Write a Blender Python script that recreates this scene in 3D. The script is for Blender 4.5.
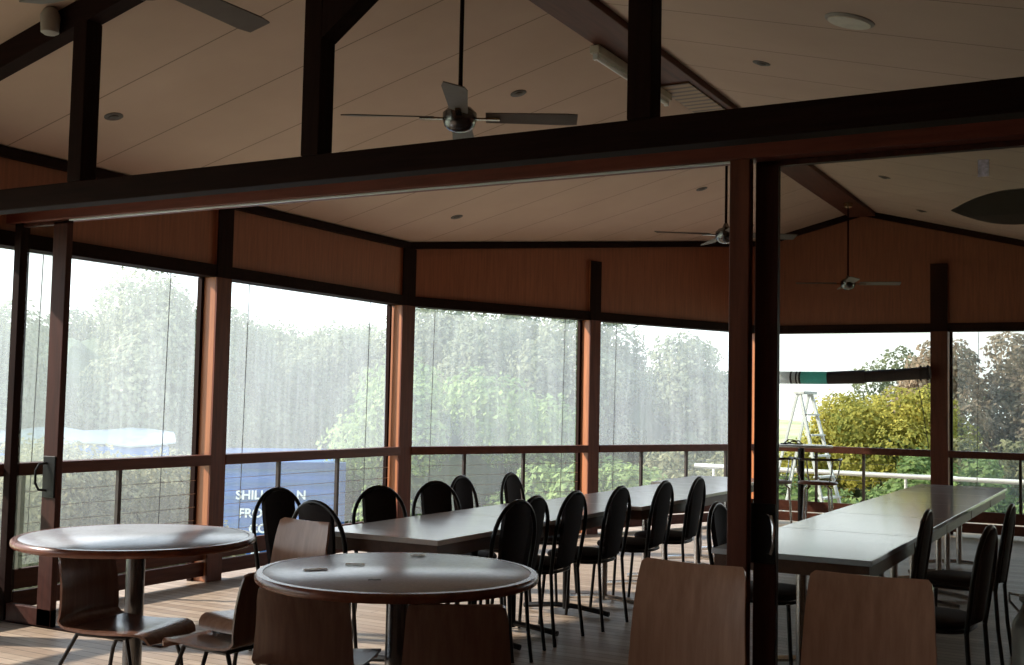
import bpy, math, random
import numpy as np
from mathutils import Vector, Matrix
R = math.radians
PI = math.pi
rnd = random.Random(7)
scene = bpy.context.scene
for o in list(bpy.data.objects):
    bpy.data.objects.remove(o)
COL = scene.collection

# ------------------------------------------------------------------ camera
cam_d = bpy.data.cameras.new('camera')
cam_d.sensor_width = 36.0
cam_d.lens = 36.0 * 1136.0 / 1024.0
cam_d.clip_start = 0.05
cam_d.clip_end = 400
cam = bpy.data.objects.new('camera', cam_d)
COL.objects.link(cam)
fw = Vector((-0.48388979, 0.87296029, 0.06157115))
rt = Vector((0.87504791, 0.48360339, 0.02046727))
up = Vector((0.0119089, -0.06378161, 0.99789282))
cam.matrix_world = Matrix(((rt.x, up.x, -fw.x, 0.0), (rt.y, up.y, -fw.y, 0.0), (rt.z, up.z, -fw.z, 1.464), (0, 0, 0, 1)))
scene.camera = cam

# ------------------------------------------------------------------ view, world, sun
scene.view_settings.view_transform = 'Standard'
scene.view_settings.look = 'None'
scene.view_settings.exposure = -0.2
scene.view_settings.gamma = 1.0
scene.view_settings.use_curve_mapping = False

world = bpy.data.worlds.new('bright_hazy_sky')
scene.world = world
world.use_nodes = True
wn = world.node_tree
wn.nodes.clear()
w_out = wn.nodes.new('ShaderNodeOutputWorld')
w_bg = wn.nodes.new('ShaderNodeBackground')
w_tc = wn.nodes.new('ShaderNodeTexCoord')
w_sep = wn.nodes.new('ShaderNodeSeparateXYZ')
w_ramp = wn.nodes.new('ShaderNodeValToRGB')
w_ramp.color_ramp.elements[0].position = 0.0
w_ramp.color_ramp.elements[0].color = (0.93, 0.97, 0.98, 1)
w_ramp.color_ramp.elements[1].position = 0.6
w_ramp.color_ramp.elements[1].color = (0.52, 0.72, 0.95, 1)
wn.links.new(w_tc.outputs['Generated'], w_sep.inputs[0])
wn.links.new(w_sep.outputs['Z'], w_ramp.inputs[0])
wn.links.new(w_ramp.outputs[0], w_bg.inputs['Color'])
w_bg.inputs['Strength'].default_value = 2.7
wn.links.new(w_bg.outputs[0], w_out.inputs['Surface'])

sun_d = bpy.data.lights.new('sun', 'SUN')
sun_d.energy = 12.0
sun_d.color = (1.0, 0.93, 0.82)
sun_d.angle = R(1.5)
sun = bpy.data.objects.new('sun', sun_d)
COL.objects.link(sun)
sun_from = Vector((-0.80, -0.36, 0.60)).normalized()
sun.rotation_euler = sun_from.to_track_quat('Z', 'Y').to_euler()
sun.location = (-12, -6, 12)

# ------------------------------------------------------------------ materials
def new_mat(name):
    m = bpy.data.materials.new(name)
    m.use_nodes = True
    nt = m.node_tree
    return m, nt, nt.nodes['Principled BSDF']

def coords(nt, scale=(1, 1, 1), rot=(0, 0, 0), kind='Object'):
    tc = nt.nodes.new('ShaderNodeTexCoord')
    mp = nt.nodes.new('ShaderNodeMapping')
    mp.inputs['Scale'].default_value = scale
    mp.inputs['Rotation'].default_value = rot
    nt.links.new(tc.outputs[kind], mp.inputs['Vector'])
    return mp.outputs['Vector']

def noise(nt, vec, scale, detail=4, rough=0.55):
    n = nt.nodes.new('ShaderNodeTexNoise')
    n.inputs['Scale'].default_value = scale
    n.inputs['Detail'].default_value = detail
    n.inputs['Roughness'].default_value = rough
    nt.links.new(vec, n.inputs['Vector'])
    return n.outputs['Fac']

def ramp(nt, fac, stops):
    r = nt.nodes.new('ShaderNodeValToRGB')
    cr = r.color_ramp
    while len(cr.elements) > 2:
        cr.elements.remove(cr.elements[-1])
    for i, (p, c) in enumerate(stops):
        e = cr.elements[i] if i < 2 else cr.elements.new(p)
        e.position = p
        e.color = (*c, 1)
    nt.links.new(fac, r.inputs[0])
    return r.outputs[0]

def bump(nt, bsdf, height, strength=0.2, dist=0.01):
    b = nt.nodes.new('ShaderNodeBump')
    b.inputs['Strength'].default_value = strength
    b.inputs['Distance'].default_value = dist
    nt.links.new(height, b.inputs['Height'])
    nt.links.new(b.outputs[0], bsdf.inputs['Normal'])

def mul(c, k):
    return tuple(min(1, x * k) for x in c)

def plain(name, col, rough=0.5, metal=0.0, var=0.12, scale=12, spec=0.5):
    m, nt, b = new_mat(name)
    f = noise(nt, coords(nt), scale)
    nt.links.new(ramp(nt, f, [(0.3, mul(col, 1 - var)), (0.7, mul(col, 1 + var))]), b.inputs['Base Color'])
    b.inputs['Roughness'].default_value = rough
    b.inputs['Metallic'].default_value = metal
    b.inputs['Specular IOR Level'].default_value = spec
    return m

def wood(name, dark, light, rough=0.4, stretch=(1, 1, 14), scale=6, spec=0.5):
    """grain runs along the axis whose scale is smallest"""
    m, nt, b = new_mat(name)
    v = coords(nt, stretch)
    f = noise(nt, v, scale, 6, 0.6)
    nt.links.new(ramp(nt, f, [(0.3, dark), (0.72, light)]), b.inputs['Base Color'])
    b.inputs['Roughness'].default_value = rough
    b.inputs['Specular IOR Level'].default_value = spec
    bump(nt, b, f, 0.08, 0.004)
    return m

M = {}
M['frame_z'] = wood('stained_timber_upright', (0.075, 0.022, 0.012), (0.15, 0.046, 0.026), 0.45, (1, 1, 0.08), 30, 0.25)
M['frame_x'] = wood('stained_timber_beam', (0.095, 0.024, 0.015), (0.17, 0.043, 0.027), 0.5, (0.08, 1, 1), 30, 0.25)
M['frame_y'] = wood('stained_timber_rail', (0.065, 0.020, 0.012), (0.12, 0.038, 0.022), 0.5, (1, 0.08, 1), 30, 0.2)
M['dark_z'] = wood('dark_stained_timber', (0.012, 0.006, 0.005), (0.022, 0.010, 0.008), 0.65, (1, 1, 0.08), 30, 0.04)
M['stile'] = wood('dark_red_brown_door_timber', (0.035, 0.012, 0.009), (0.07, 0.022, 0.015), 0.5, (1, 1, 0.08), 30, 0.15)
M['dark_x'] = wood('dark_stained_beam', (0.012, 0.006, 0.005), (0.022, 0.010, 0.008), 0.65, (0.08, 1, 1), 30, 0.04)
M['post'] = wood('orange_brown_post_timber', (0.24, 0.082, 0.030), (0.38, 0.135, 0.052), 0.4, (1, 1, 0.08), 30)
M['panel'] = wood('brown_veneer_panel', (0.21, 0.066, 0.030), (0.32, 0.105, 0.048), 0.55, (1, 1, 0.06), 40)
M['ply'] = wood('varnished_plywood', (0.34, 0.19, 0.125), (0.48, 0.29, 0.20), 0.24, (1, 1, 0.06), 30)
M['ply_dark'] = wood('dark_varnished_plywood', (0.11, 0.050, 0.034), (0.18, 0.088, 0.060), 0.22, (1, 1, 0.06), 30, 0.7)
M['ply_edge'] = wood('plywood_edge', (0.08, 0.035, 0.02), (0.14, 0.06, 0.035), 0.5, (1, 1, 20), 10)
M['edge_band'] = wood('table_edge_timber', (0.11, 0.032, 0.018), (0.19, 0.06, 0.032), 0.25, (1, 1, 1), 14)
M['apron'] = wood('table_apron_timber', (0.09, 0.042, 0.026), (0.15, 0.075, 0.048), 0.45, (1, 0.08, 1), 30)
M['chrome'] = plain('brushed_chrome', (0.62, 0.62, 0.62), 0.22, 1.0, 0.05)
M['black_metal'] = plain('black_tube_steel', (0.008, 0.007, 0.007), 0.28, 0.0, 0.1, 12, 0.3)
M['black_pad'] = plain('dark_upholstery', (0.013, 0.007, 0.007), 0.7, 0, 0.25, 60, 0.15)
M['black'] = plain('black_plastic', (0.008, 0.008, 0.008), 0.4, 0, 0.1, 12, 0.25)
M['white_paint'] = plain('white_paint', (0.75, 0.76, 0.74), 0.5, 0, 0.04)
M['white_metal'] = plain('pale_painted_metal', (0.62, 0.66, 0.66), 0.4, 0, 0.05)
M['paper'] = plain('white_paper', (0.93, 0.93, 0.92), 0.8, 0, 0.04)
M['fan_blade'] = plain('fan_blade_grey_brown', (0.13, 0.11, 0.095), 0.55, 0, 0.08)
M['brass'] = plain('antique_brass', (0.25, 0.17, 0.10), 0.22, 1.0, 0.1)
M['cord'] = plain('grey_cord', (0.06, 0.06, 0.06), 0.7)
M['steel_dark'] = plain('dark_baluster_steel', (0.035, 0.022, 0.018), 0.5, 0.2)
M['cable'] = plain('stainless_cable', (0.55, 0.55, 0.53), 0.3, 1.0)
M['seat_brown'] = plain('brown_vinyl_seat', (0.20, 0.06, 0.035), 0.3)
M['seat_grey'] = plain('pale_grey_seat', (0.45, 0.44, 0.47), 0.4)
M['teal'] = plain('teal_canvas', (0.25, 0.62, 0.56), 0.7)
M['canvas_black'] = plain('black_brown_canvas', (0.022, 0.018, 0.018), 0.7)
M['canvas_white'] = plain('white_canvas', (0.78, 0.80, 0.80), 0.7)
M['strap'] = plain('black_strap', (0.01, 0.01, 0.011), 0.7)
M['blue'] = plain('container_blue_paint', (0.025, 0.12, 0.38), 0.5, 0, 0.12, 2)
M['blue_dark'] = plain('container_blue_frame', (0.02, 0.08, 0.26), 0.5)
M['letter'] = plain('white_lettering', (0.8, 0.84, 0.88), 0.6)
M['tarp'] = plain('pale_grey_tarpaulin', (0.36, 0.40, 0.43), 0.6, 0, 0.1, 3)
M['bark'] = plain('grey_brown_bark', (0.16, 0.12, 0.09), 0.9, 0, 0.3, 10)
M['light_metal'] = plain('lamp_housing', (0.55, 0.5, 0.4), 0.5)
M['speaker'] = plain('ceiling_disc_grey', (0.30, 0.27, 0.24), 0.6)
M['dark_steel'] = plain('dark_polished_steel', (0.16, 0.16, 0.165), 0.25, 1.0, 0.08)
M['downlight'] = plain('dark_downlight', (0.05, 0.035, 0.025), 0.5)
M['steel_can'] = plain('scuffed_aluminium', (0.38, 0.38, 0.36), 0.38, 0.9, 0.2, 8)
M['sticker'] = plain('pale_lilac_sticker', (0.60, 0.58, 0.72), 0.7, 0, 0.3, 90)

def canvas(name, col):
    m = plain(name, col, 0.7)
    nt = m.node_tree; b = nt.nodes['Principled BSDF']; out = [n for n in nt.nodes if n.type == 'OUTPUT_MATERIAL'][0]
    tl = nt.nodes.new('ShaderNodeBsdfTranslucent'); tl.inputs[0].default_value = (*col, 1)
    mx = nt.nodes.new('ShaderNodeMixShader'); mx.inputs[0].default_value = 0.6
    nt.links.new(b.outputs[0], mx.inputs[1]); nt.links.new(tl.outputs[0], mx.inputs[2]); nt.links.new(mx.outputs[0], out.inputs[0])
    return m
M['teal'] = canvas('teal_canvas_cloth', (0.25, 0.68, 0.60))
M['canvas_white'] = canvas('white_canvas_cloth', (0.85, 0.87, 0.87))

def laminate(name, a, b_, rough):
    m, nt, b = new_mat(name)
    f = noise(nt, coords(nt), 70, 3, 0.7)
    nt.links.new(ramp(nt, f, [(0.35, a), (0.65, b_)]), b.inputs['Base Color'])
    b.inputs['Specular IOR Level'].default_value = 0.75
    f2 = noise(nt, coords(nt), 7, 4)
    mr = nt.nodes.new('ShaderNodeMapRange')
    mr.inputs['To Min'].default_value = rough * 0.8
    mr.inputs['To Max'].default_value = rough * 1.3
    nt.links.new(f2, mr.inputs['Value'])
    nt.links.new(mr.outputs[0], b.inputs['Roughness'])
    return m
M['lam_round'] = laminate('speckled_grey_brown_laminate', (0.32, 0.32, 0.36), (0.38, 0.38, 0.42), 0.23)
M['lam_white'] = laminate('pale_beige_laminate', (0.67, 0.64, 0.62), (0.71, 0.68, 0.66), 0.17)
M['lam_blue'] = laminate('pale_grey_blue_laminate', (0.60, 0.67, 0.73), (0.64, 0.71, 0.77), 0.10)

def boards_mat():
    m, nt, b = new_mat('timber_floor_boards')
    br = nt.nodes.new('ShaderNodeTexBrick')
    br.offset = 0.37
    br.inputs['Scale'].default_value = 1.0
    br.inputs['Brick Width'].default_value = 3.4
    br.inputs['Row Height'].default_value = 0.09
    br.inputs['Mortar Size'].default_value = 0.003
    br.inputs['Mortar Smooth'].default_value = 0.3
    br.inputs['Color1'].default_value = (0.34, 0.25, 0.185, 1)
    br.inputs['Color2'].default_value = (0.50, 0.39, 0.30, 1)
    br.inputs['Mortar'].default_value = (0.02, 0.012, 0.008, 1)
    nt.links.new(coords(nt), br.inputs['Vector'])
    g = noise(nt, coords(nt, (0.6, 9, 1)), 6, 6, 0.65)
    gr = ramp(nt, g, [(0.25, (0.62, 0.6, 0.58)), (0.8, (1, 1, 1))])
    mx = nt.nodes.new('ShaderNodeMix')
    mx.data_type = 'RGBA'
    mx.blend_type = 'MULTIPLY'
    mx.inputs[0].default_value = 1.0
    nt.links.new(br.outputs['Color'], mx.inputs[6])
    nt.links.new(gr, mx.inputs[7])
    nt.links.new(mx.outputs[2], b.inputs['Base Color'])
    b.inputs['Roughness'].default_value = 0.42
    b.inputs['Specular IOR Level'].default_value = 0.12
    bump(nt, b, br.outputs['Fac'], -0.3, 0.003)
    return m
M['floor'] = boards_mat()

def ceiling_mat():
    m, nt, b = new_mat('ribbed_beige_ceiling_board')
    tc = nt.nodes.new('ShaderNodeTexCoord')
    sep = nt.nodes.new('ShaderNodeSeparateXYZ')
    nt.links.new(tc.outputs['Object'], sep.inputs[0])
    def frac(src, period, off):
        a = nt.nodes.new('ShaderNodeMath'); a.operation = 'ADD'; a.inputs[1].default_value = off
        nt.links.new(src, a.inputs[0])
        d = nt.nodes.new('ShaderNodeMath'); d.operation = 'DIVIDE'; d.inputs[1].default_value = period
        nt.links.new(a.outputs[0], d.inputs[0])
        f = nt.nodes.new('ShaderNodeMath'); f.operation = 'FRACT'
        nt.links.new(d.outputs[0], f.inputs[0])
        return f.outputs[0]
    seam = nt.nodes.new('ShaderNodeMath'); seam.operation = 'LESS_THAN'; seam.inputs[1].default_value = 0.014
    nt.links.new(frac(sep.outputs['Y'], 0.69, -4.80 + 6.9), seam.inputs[0])
    rib = nt.nodes.new('ShaderNodeMath'); rib.operation = 'LESS_THAN'; rib.inputs[1].default_value = 0.22
    nt.links.new(frac(sep.outputs['Y'], 0.045, 0), rib.inputs[0])
    n = noise(nt, coords(nt), 1.5, 4)
    base = ramp(nt, n, [(0.3, (0.46, 0.325, 0.25)), (0.7, (0.51, 0.365, 0.285))])
    mx = nt.nodes.new('ShaderNodeMix'); mx.data_type = 'RGBA'
    nt.links.new(seam.outputs[0], mx.inputs[0])
    nt.links.new(base, mx.inputs[6])
    mx.inputs[7].default_value = (0.20, 0.14, 0.10, 1)
    nt.links.new(mx.outputs[2], b.inputs['Base Color'])
    b.inputs['Roughness'].default_value = 0.8
    bump(nt, b, rib.outputs[0], 0.25, 0.002)
    return m
M['ceiling'] = ceiling_mat()

def beam_slat_mat():
    m, nt, b = new_mat('slatted_yellow_brown_beam')
    w = nt.nodes.new('ShaderNodeTexWave')
    w.bands_direction = 'Y'
    w.inputs['Scale'].default_value = 3.2
    w.inputs['Distortion'].default_value = 0.4
    nt.links.new(coords(nt), w.inputs['Vector'])
    nt.links.new(ramp(nt, w.outputs['Fac'], [(0.1, (0.10, 0.055, 0.025)), (0.6, (0.30, 0.18, 0.085))]), b.inputs['Base Color'])
    b.inputs['Roughness'].default_value = 0.5
    return m
M['slats'] = beam_slat_mat()

def glass_mat(name, tint, gloss=0.06):
    m = bpy.data.materials.new(name)
    m.use_nodes = True
    nt = m.node_tree
    nt.nodes.clear()
    out = nt.nodes.new('ShaderNodeOutputMaterial')
    tr = nt.nodes.new('ShaderNodeBsdfTransparent')
    tr.inputs[0].default_value = (*tint, 1)
    gl = nt.nodes.new('ShaderNodeBsdfGlossy')
    gl.inputs['Roughness'].default_value = 0.02
    lw = nt.nodes.new('ShaderNodeLayerWeight')
    lw.inputs['Blend'].default_value = 0.5
    pw = nt.nodes.new('ShaderNodeMath'); pw.operation = 'POWER'; pw.inputs[1].default_value = 5.0
    nt.links.new(lw.outputs['Facing'], pw.inputs[0])
    fr = nt.nodes.new('ShaderNodeMath'); fr.operation = 'MULTIPLY_ADD'
    fr.inputs[1].default_value = 0.8; fr.inputs[2].default_value = gloss / 2
    nt.links.new(pw.outputs[0], fr.inputs[0])
    mx = nt.nodes.new('ShaderNodeMixShader')
    nt.links.new(fr.outputs[0], mx.inputs[0])
    nt.links.new(tr.outputs[0], mx.inputs[1])
    nt.links.new(gl.outputs[0], mx.inputs[2])
    nt.links.new(mx.outputs[0], out.inputs[0])
    return m
M['glass'] = glass_mat('clear_door_glass', (0.82, 0.83, 0.80))

def blind_mat(name, haze, col=(0.80, 0.84, 0.86)):
    """hazy clear plastic sheet with faint vertical wrinkles"""
    m = bpy.data.materials.new(name)
    m.use_nodes = True
    nt = m.node_tree
    nt.nodes.clear()
    out = nt.nodes.new('ShaderNodeOutputMaterial')
    tr = nt.nodes.new('ShaderNodeBsdfTransparent')
    tr.inputs[0].default_value = (0.97, 0.98, 0.98, 1)
    tl = nt.nodes.new('ShaderNodeBsdfTranslucent')
    tl.inputs[0].default_value = (*col, 1)
    gl = nt.nodes.new('ShaderNodeBsdfGlossy')
    gl.inputs['Roughness'].default_value = 0.12
    n1 = noise(nt, coords(nt, (7, 7, 0.25)), 3.0, 5, 0.7)
    mr = nt.nodes.new('ShaderNodeMapRange')
    mr.inputs['From Min'].default_value = 0.3
    mr.inputs['From Max'].default_value = 0.75
    mr.inputs['To Min'].default_value = haze * 0.8
    mr.inputs['To Max'].default_value = haze * 1.25
    nt.links.new(n1, mr.inputs['Value'])
    mx = nt.nodes.new('ShaderNodeMixShader')
    nt.links.new(mr.outputs[0], mx.inputs[0])
    nt.links.new(tr.outputs[0], mx.inputs[1])
    nt.links.new(tl.outputs[0], mx.inputs[2])
    m2 = nt.nodes.new('ShaderNodeMixShader')
    m2.inputs[0].default_value = 0.03
    nt.links.new(mx.outputs[0], m2.inputs[1])
    nt.links.new(gl.outputs[0], m2.inputs[2])
    nt.links.new(m2.outputs[0], out.inputs[0])
    return m
M['blind'] = blind_mat('hazy_clear_plastic_blind', 0.21, (0.79, 0.85, 0.90))
M['blind_thin'] = blind_mat('lightly_hazed_clear_plastic', 0.09)

def leaf_mat(name, a, b_, c=None):
    m, nt, b = new_mat(name)
    oi = noise(nt, coords(nt, kind='Object'), 0.9, 3, 0.6)
    n2 = noise(nt, coords(nt, kind='Object'), 9, 2, 0.6)
    ad = nt.nodes.new('ShaderNodeMath'); ad.operation = 'MULTIPLY_ADD'
    ad.inputs[1].default_value = 0.55; 
    nt.links.new(oi, ad.inputs[0])
    ml = nt.nodes.new('ShaderNodeMath'); ml.operation = 'MULTIPLY'; ml.inputs[1].default_value = 0.45
    nt.links.new(n2, ml.inputs[0])
    nt.links.new(ml.outputs[0], ad.inputs[2])
    stops = [(0.36, a), (0.64, b_)] + ([(0.5, c)] if c else [])
    nt.links.new(ramp(nt, ad.outputs[0], stops), b.inputs['Base Color'])
    b.inputs['Roughness'].default_value = 0.7
    b.inputs['Specular IOR Level'].default_value = 0.1
    out = [n for n in nt.nodes if n.type == 'OUTPUT_MATERIAL'][0]
    tl = nt.nodes.new('ShaderNodeBsdfTranslucent')
    nt.links.new(b.inputs['Base Color'].links[0].from_socket, tl.inputs[0])
    mx = nt.nodes.new('ShaderNodeMixShader'); mx.inputs[0].default_value = 0.4
    nt.links.new(b.outputs[0], mx.inputs[1]); nt.links.new(tl.outputs[0], mx.inputs[2]); nt.links.new(mx.outputs[0], out.inputs[0])
    return m
M['leaf_gum'] = leaf_mat('grey_green_gum_leaves', (0.13, 0.155, 0.095), (0.32, 0.335, 0.205))
M['leaf_yellow'] = leaf_mat('yellow_green_wattle_leaves', (0.15, 0.19, 0.05), (0.66, 0.56, 0.13))
M['leaf_green'] = leaf_mat('fresh_green_leaves', (0.10, 0.17, 0.06), (0.33, 0.42, 0.16))
M['leaf_pink'] = leaf_mat('brown_pink_flowering_crown', (0.15, 0.15, 0.11), (0.50, 0.37, 0.27))
M['leaf_tan'] = leaf_mat('tan_green_leaves', (0.12, 0.13, 0.07), (0.38, 0.36, 0.20))
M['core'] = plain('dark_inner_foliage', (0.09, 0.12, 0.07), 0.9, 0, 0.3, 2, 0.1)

def ground_mat():
    m, nt, b = new_mat('dry_pale_grass')
    f = noise(nt, coords(nt), 0.25, 8, 0.65)
    nt.links.new(ramp(nt, f, [(0.3, (0.30, 0.34, 0.16)), (0.65, (0.62, 0.60, 0.38))]), b.inputs['Base Color'])
    b.inputs['Roughness'].default_value = 0.95
    return m
M['ground'] = ground_mat()

# ------------------------------------------------------------------ mesh helpers
class MB:
    """collects shapes into one mesh"""
    def __init__(s):
        s.v = []; s.f = []; s.mi = []; s.cur = 0
    def add(s, vs, fs):
        n = len(s.v)
        s.v += [tuple(p) for p in vs]
        s.f += [tuple(i + n for i in f) for f in fs]
        s.mi += [s.cur] * len(fs)
        return s
    def box(s, x0, x1, y0, y1, z0, z1, mat=None):
        vs = [(x0, y0, z0), (x1, y0, z0), (x1, y1, z0), (x0, y1, z0), (x0, y0, z1), (x1, y0, z1), (x1, y1, z1), (x0, y1, z1)]
        if mat is not None:
            vs = [mat @ Vector(p) for p in vs]
        return s.add(vs, [(0, 3, 2, 1), (4, 5, 6, 7), (0, 1, 5, 4), (1, 2, 6, 5), (2, 3, 7, 6), (3, 0, 4, 7)])
    def beam(s, a, b, off0, off1, z0, z1):
        """horizontal member along plan line a-b, lateral offsets off0..off1 (left of a->b positive)"""
        a = Vector(a); b = Vector(b)
        d = (b - a).normalized(); n = Vector((-d.y, d.x))
        P = [a + n * off0, b + n * off0, b + n * off1, a + n * off1]
        if off1 < off0: P = P[::-1]
        za = z0 if isinstance(z0, tuple) else (z0, z0)
        zb = z1 if isinstance(z1, tuple) else (z1, z1)
        idx = (0, 1, 1, 0) if off1 >= off0 else (0, 1, 1, 0)
        vs = [(P[i].x, P[i].y, za[idx[i]]) for i in range(4)] + [(P[i].x, P[i].y, zb[idx[i]]) for i in range(4)]
        return s.add(vs, [(0, 3, 2, 1), (4, 5, 6, 7), (0, 1, 5, 4), (1, 2, 6, 5), (2, 3, 7, 6), (3, 0, 4, 7)])
    def prism(s, poly, h, M_=None):
        """poly: list of (x,y) ccw, extruded 0..h in z"""
        n = len(poly)
        vs = [Vector((x, y, 0)) for x, y in poly] + [Vector((x, y, h)) for x, y in poly]
        if M_ is not None: vs = [M_ @ p for p in vs]
        fs = [tuple(range(n - 1, -1, -1)), tuple(range(n, 2 * n))] + [(i, (i + 1) % n, (i + 1) % n + n, i + n) for i in range(n)]
        return s.add(vs, fs)
    def tube(s, pts, r, seg=8, closed=False, r2=None):
        pts = [Vector(p) for p in pts]
        n = len(pts)
        rings = []
        prev = None
        for i, p in enumerate(pts):
            if closed: t = pts[(i + 1) % n] - pts[i - 1]
            else: t = pts[min(i + 1, n - 1)] - pts[max(i - 1, 0)]
            t.normalize()
            if prev is None:
                u = t.orthogonal().normalized()
            else:
                u = (prev - t * prev.dot(t)).normalized()
            prev = u
            w = t.cross(u)
            rr = r if r2 is None else r + (r2 - r) * i / (n - 1)
            rings.append([p + (u * math.cos(2 * PI * k / seg) + w * math.sin(2 * PI * k / seg)) * rr for k in range(seg)])
        vs = [q for g in rings for q in g]
        fs = []
        for i in range(n if closed else n - 1):
            j = (i + 1) % n
            for k in range(seg):
                l = (k + 1) % seg
                fs.append((i * seg + k, i * seg + l, j * seg + l, j * seg + k))
        if not closed:
            fs.append(tuple(range(seg - 1, -1, -1)))
            fs.append(tuple((n - 1) * seg + k for k in range(seg)))
        return s.add(vs, fs)
    def lathe(s, prof, c=(0, 0, 0), seg=32, M_=None):
        """prof: list of (r,z) bottom->top on the outside"""
        vs = []
        for r_, z in prof:
            for k in range(seg):
                a = 2 * PI * k / seg
                p = Vector((r_ * math.cos(a), r_ * math.sin(a), z))
                if M_ is not None: p = M_ @ p
                vs.append(p + Vector(c))
        n = len(prof); fs = []
        for i in range(n - 1):
            for k in range(seg):
                l = (k + 1) % seg
                fs.append((i * seg + k, i * seg + l, (i + 1) * seg + l, (i + 1) * seg + k))
        fs.append(tuple(range(seg - 1, -1, -1)))
        fs.append(tuple((n - 1) * seg + k for k in range(seg)))
        return s.add(vs, fs)
    def grid(s, rows, thick=None):
        """rows of points; if thick given, builds a solid sheet by offsetting along vertex normals"""
        nr = len(rows); nc = len(rows[0])
        P = [[Vector(p) for p in r] for r in rows]
        def nrm(i, j):
            a = P[min(i + 1, nr - 1)][j] - P[max(i - 1, 0)][j]
            b = P[i][min(j + 1, nc - 1)] - P[i][max(j - 1, 0)]
            return b.cross(a).normalized()
        if thick is None:
            return s.add([p for r in P for p in r], [(i * nc + j, i * nc + j + 1, (i + 1) * nc + j + 1, (i + 1) * nc + j) for i in range(nr - 1) for j in range(nc - 1)])
        top = []; bot = []
        for i in range(nr):
            for j in range(nc):
                n = nrm(i, j)
                top.append(P[i][j] + n * thick / 2); bot.append(P[i][j] - n * thick / 2)
        N = nr * nc
        fs = []
        for i in range(nr - 1):
            for j in range(nc - 1):
                a, b, c, d = i * nc + j, i * nc + j + 1, (i + 1) * nc + j + 1, (i + 1) * nc + j
                fs.append((a, b, c, d)); fs.append((d + N, c + N, b + N, a + N))
        ring = [j for j in range(nc)] + [i * nc + nc - 1 for i in range(1, nr)] + [(nr - 1) * nc + j for j in range(nc - 2, -1, -1)] + [i * nc for i in range(nr - 2, 0, -1)]
        m = len(ring)
        for k in range(m):
            a, b = ring[k], ring[(k + 1) % m]
            fs.append((b, a, a + N, b + N))
        return s.add(top + bot, fs)
    def build(s, name, mat, parent=None, smooth=False, bevel=0.0, loc=None, rz=None, kind=None):
        me = bpy.data.meshes.new(name)
        me.from_pydata(s.v, [], s.f)
        mats = mat if isinstance(mat, (list, tuple)) else [mat]
        for m in mats: me.materials.append(m)
        if len(mats) > 1: me.polygons.foreach_set('material_index', s.mi)
        if smooth:
            me.polygons.foreach_set('use_smooth', [True] * len(me.polygons))
            try: me.set_sharp_from_angle(angle=R(40))
            except Exception: pass
        me.update()
        o = bpy.data.objects.new(name, me)
        COL.objects.link(o)
        if parent is not None: o.parent = parent
        if loc is not None: o.location = loc
        if rz is not None: o.rotation_euler = (0, 0, rz)
        if bevel:
            b = o.modifiers.new('bevel', 'BEVEL'); b.width = bevel; b.segments = 2; b.limit_method = 'ANGLE'; b.angle_limit = R(40)
        if kind: o['kind'] = kind
        return o

def thing(name, label, cat, loc=(0, 0, 0), rz=0.0, group=None):
    o = bpy.data.objects.new(name, None)
    o.empty_display_size = 0.1
    COL.objects.link(o)
    o.location = loc; o.rotation_euler = (0, 0, rz)
    o['label'] = label; o['category'] = cat
    if group: o['group'] = group
    return o

def tag(o, label, cat, group=None, kind=None):
    o['label'] = label; o['category'] = cat
    if group: o['group'] = group
    if kind: o['kind'] = kind
    return o

def copy_tree(o, parent=None):
    c = o.copy(); COL.objects.link(c)
    c.parent = parent
    for ch in list(o.children):
        copy_tree(ch, c)
    return c

def place(root, x, y, rz, label, group=None, z=0.0):
    root.location = (x, y, z); root.rotation_euler = (0, 0, rz); root['label'] = label
    if group: root['group'] = group
    return root

def arc(cx, cz, r, a0, a1, n):
    return [(cx + r * math.cos(R(a0 + (a1 - a0) * i / n)), cz + r * math.sin(R(a0 + (a1 - a0) * i / n))) for i in range(n + 1)]

# ------------------------------------------------------------------ plan of the place
EAVE_X, RIDGE_X, RIGHT_X = -6.5, -3.01, 2.6
EAVE_Z, SLOPE = 3.06, 0.255
def ceil_z(x):
    return EAVE_Z + SLOPE * (x - EAVE_X) if x < RIDGE_X else EAVE_Z + SLOPE * (RIDGE_X - EAVE_X) - 0.26 * (x - RIDGE_X)
RIDGE_Z = ceil_z(RIDGE_X - 1e-6)
BACK_Y, GABLE_Y = -3.2, 14.4
HEAD, RAIL = 2.42, 1.0
P3 = (EAVE_X, 9.5); P4 = (-5.47, 11.79); P5 = (-4.3, GABLE_Y)
PART_Y = 4.85

# ---- floor, ceiling, roof, walls
b = MB(); b.box(-7.0, RIGHT_X + 0.2, BACK_Y - 0.2, 14.7, -0.08, 0.0)
b.build('floor', M['floor'], kind='structure')
b = MB()
t = 0.12
XE = EAVE_X - .3
for poly in ([(XE, BACK_Y - .3), (RIDGE_X, BACK_Y - .3), (RIDGE_X, GABLE_Y + .4), (-4.42, GABLE_Y + .4), (XE, 9.42)],
             [(RIDGE_X, BACK_Y - .3), (RIGHT_X + .4, BACK_Y - .3), (RIGHT_X + .4, GABLE_Y + .4), (RIDGE_X, GABLE_Y + .4)]):
    right = poly[1][0] > 0
    zf = (lambda x: RIDGE_Z - 0.26 * (x - RIDGE_X)) if right else (lambda x: EAVE_Z + SLOPE * (x - EAVE_X))
    n = len(poly)
    vs = [(x, y, zf(x)) for x, y in poly] + [(x, y, zf(x) + t) for x, y in poly]
    b.add(vs, [tuple(range(n - 1, -1, -1)), tuple(range(n, 2 * n))] + [(i, (i + 1) % n, (i + 1) % n + n, i + n) for i in range(n)])
b.build('ceiling', M['ceiling'], kind='structure')

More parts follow.
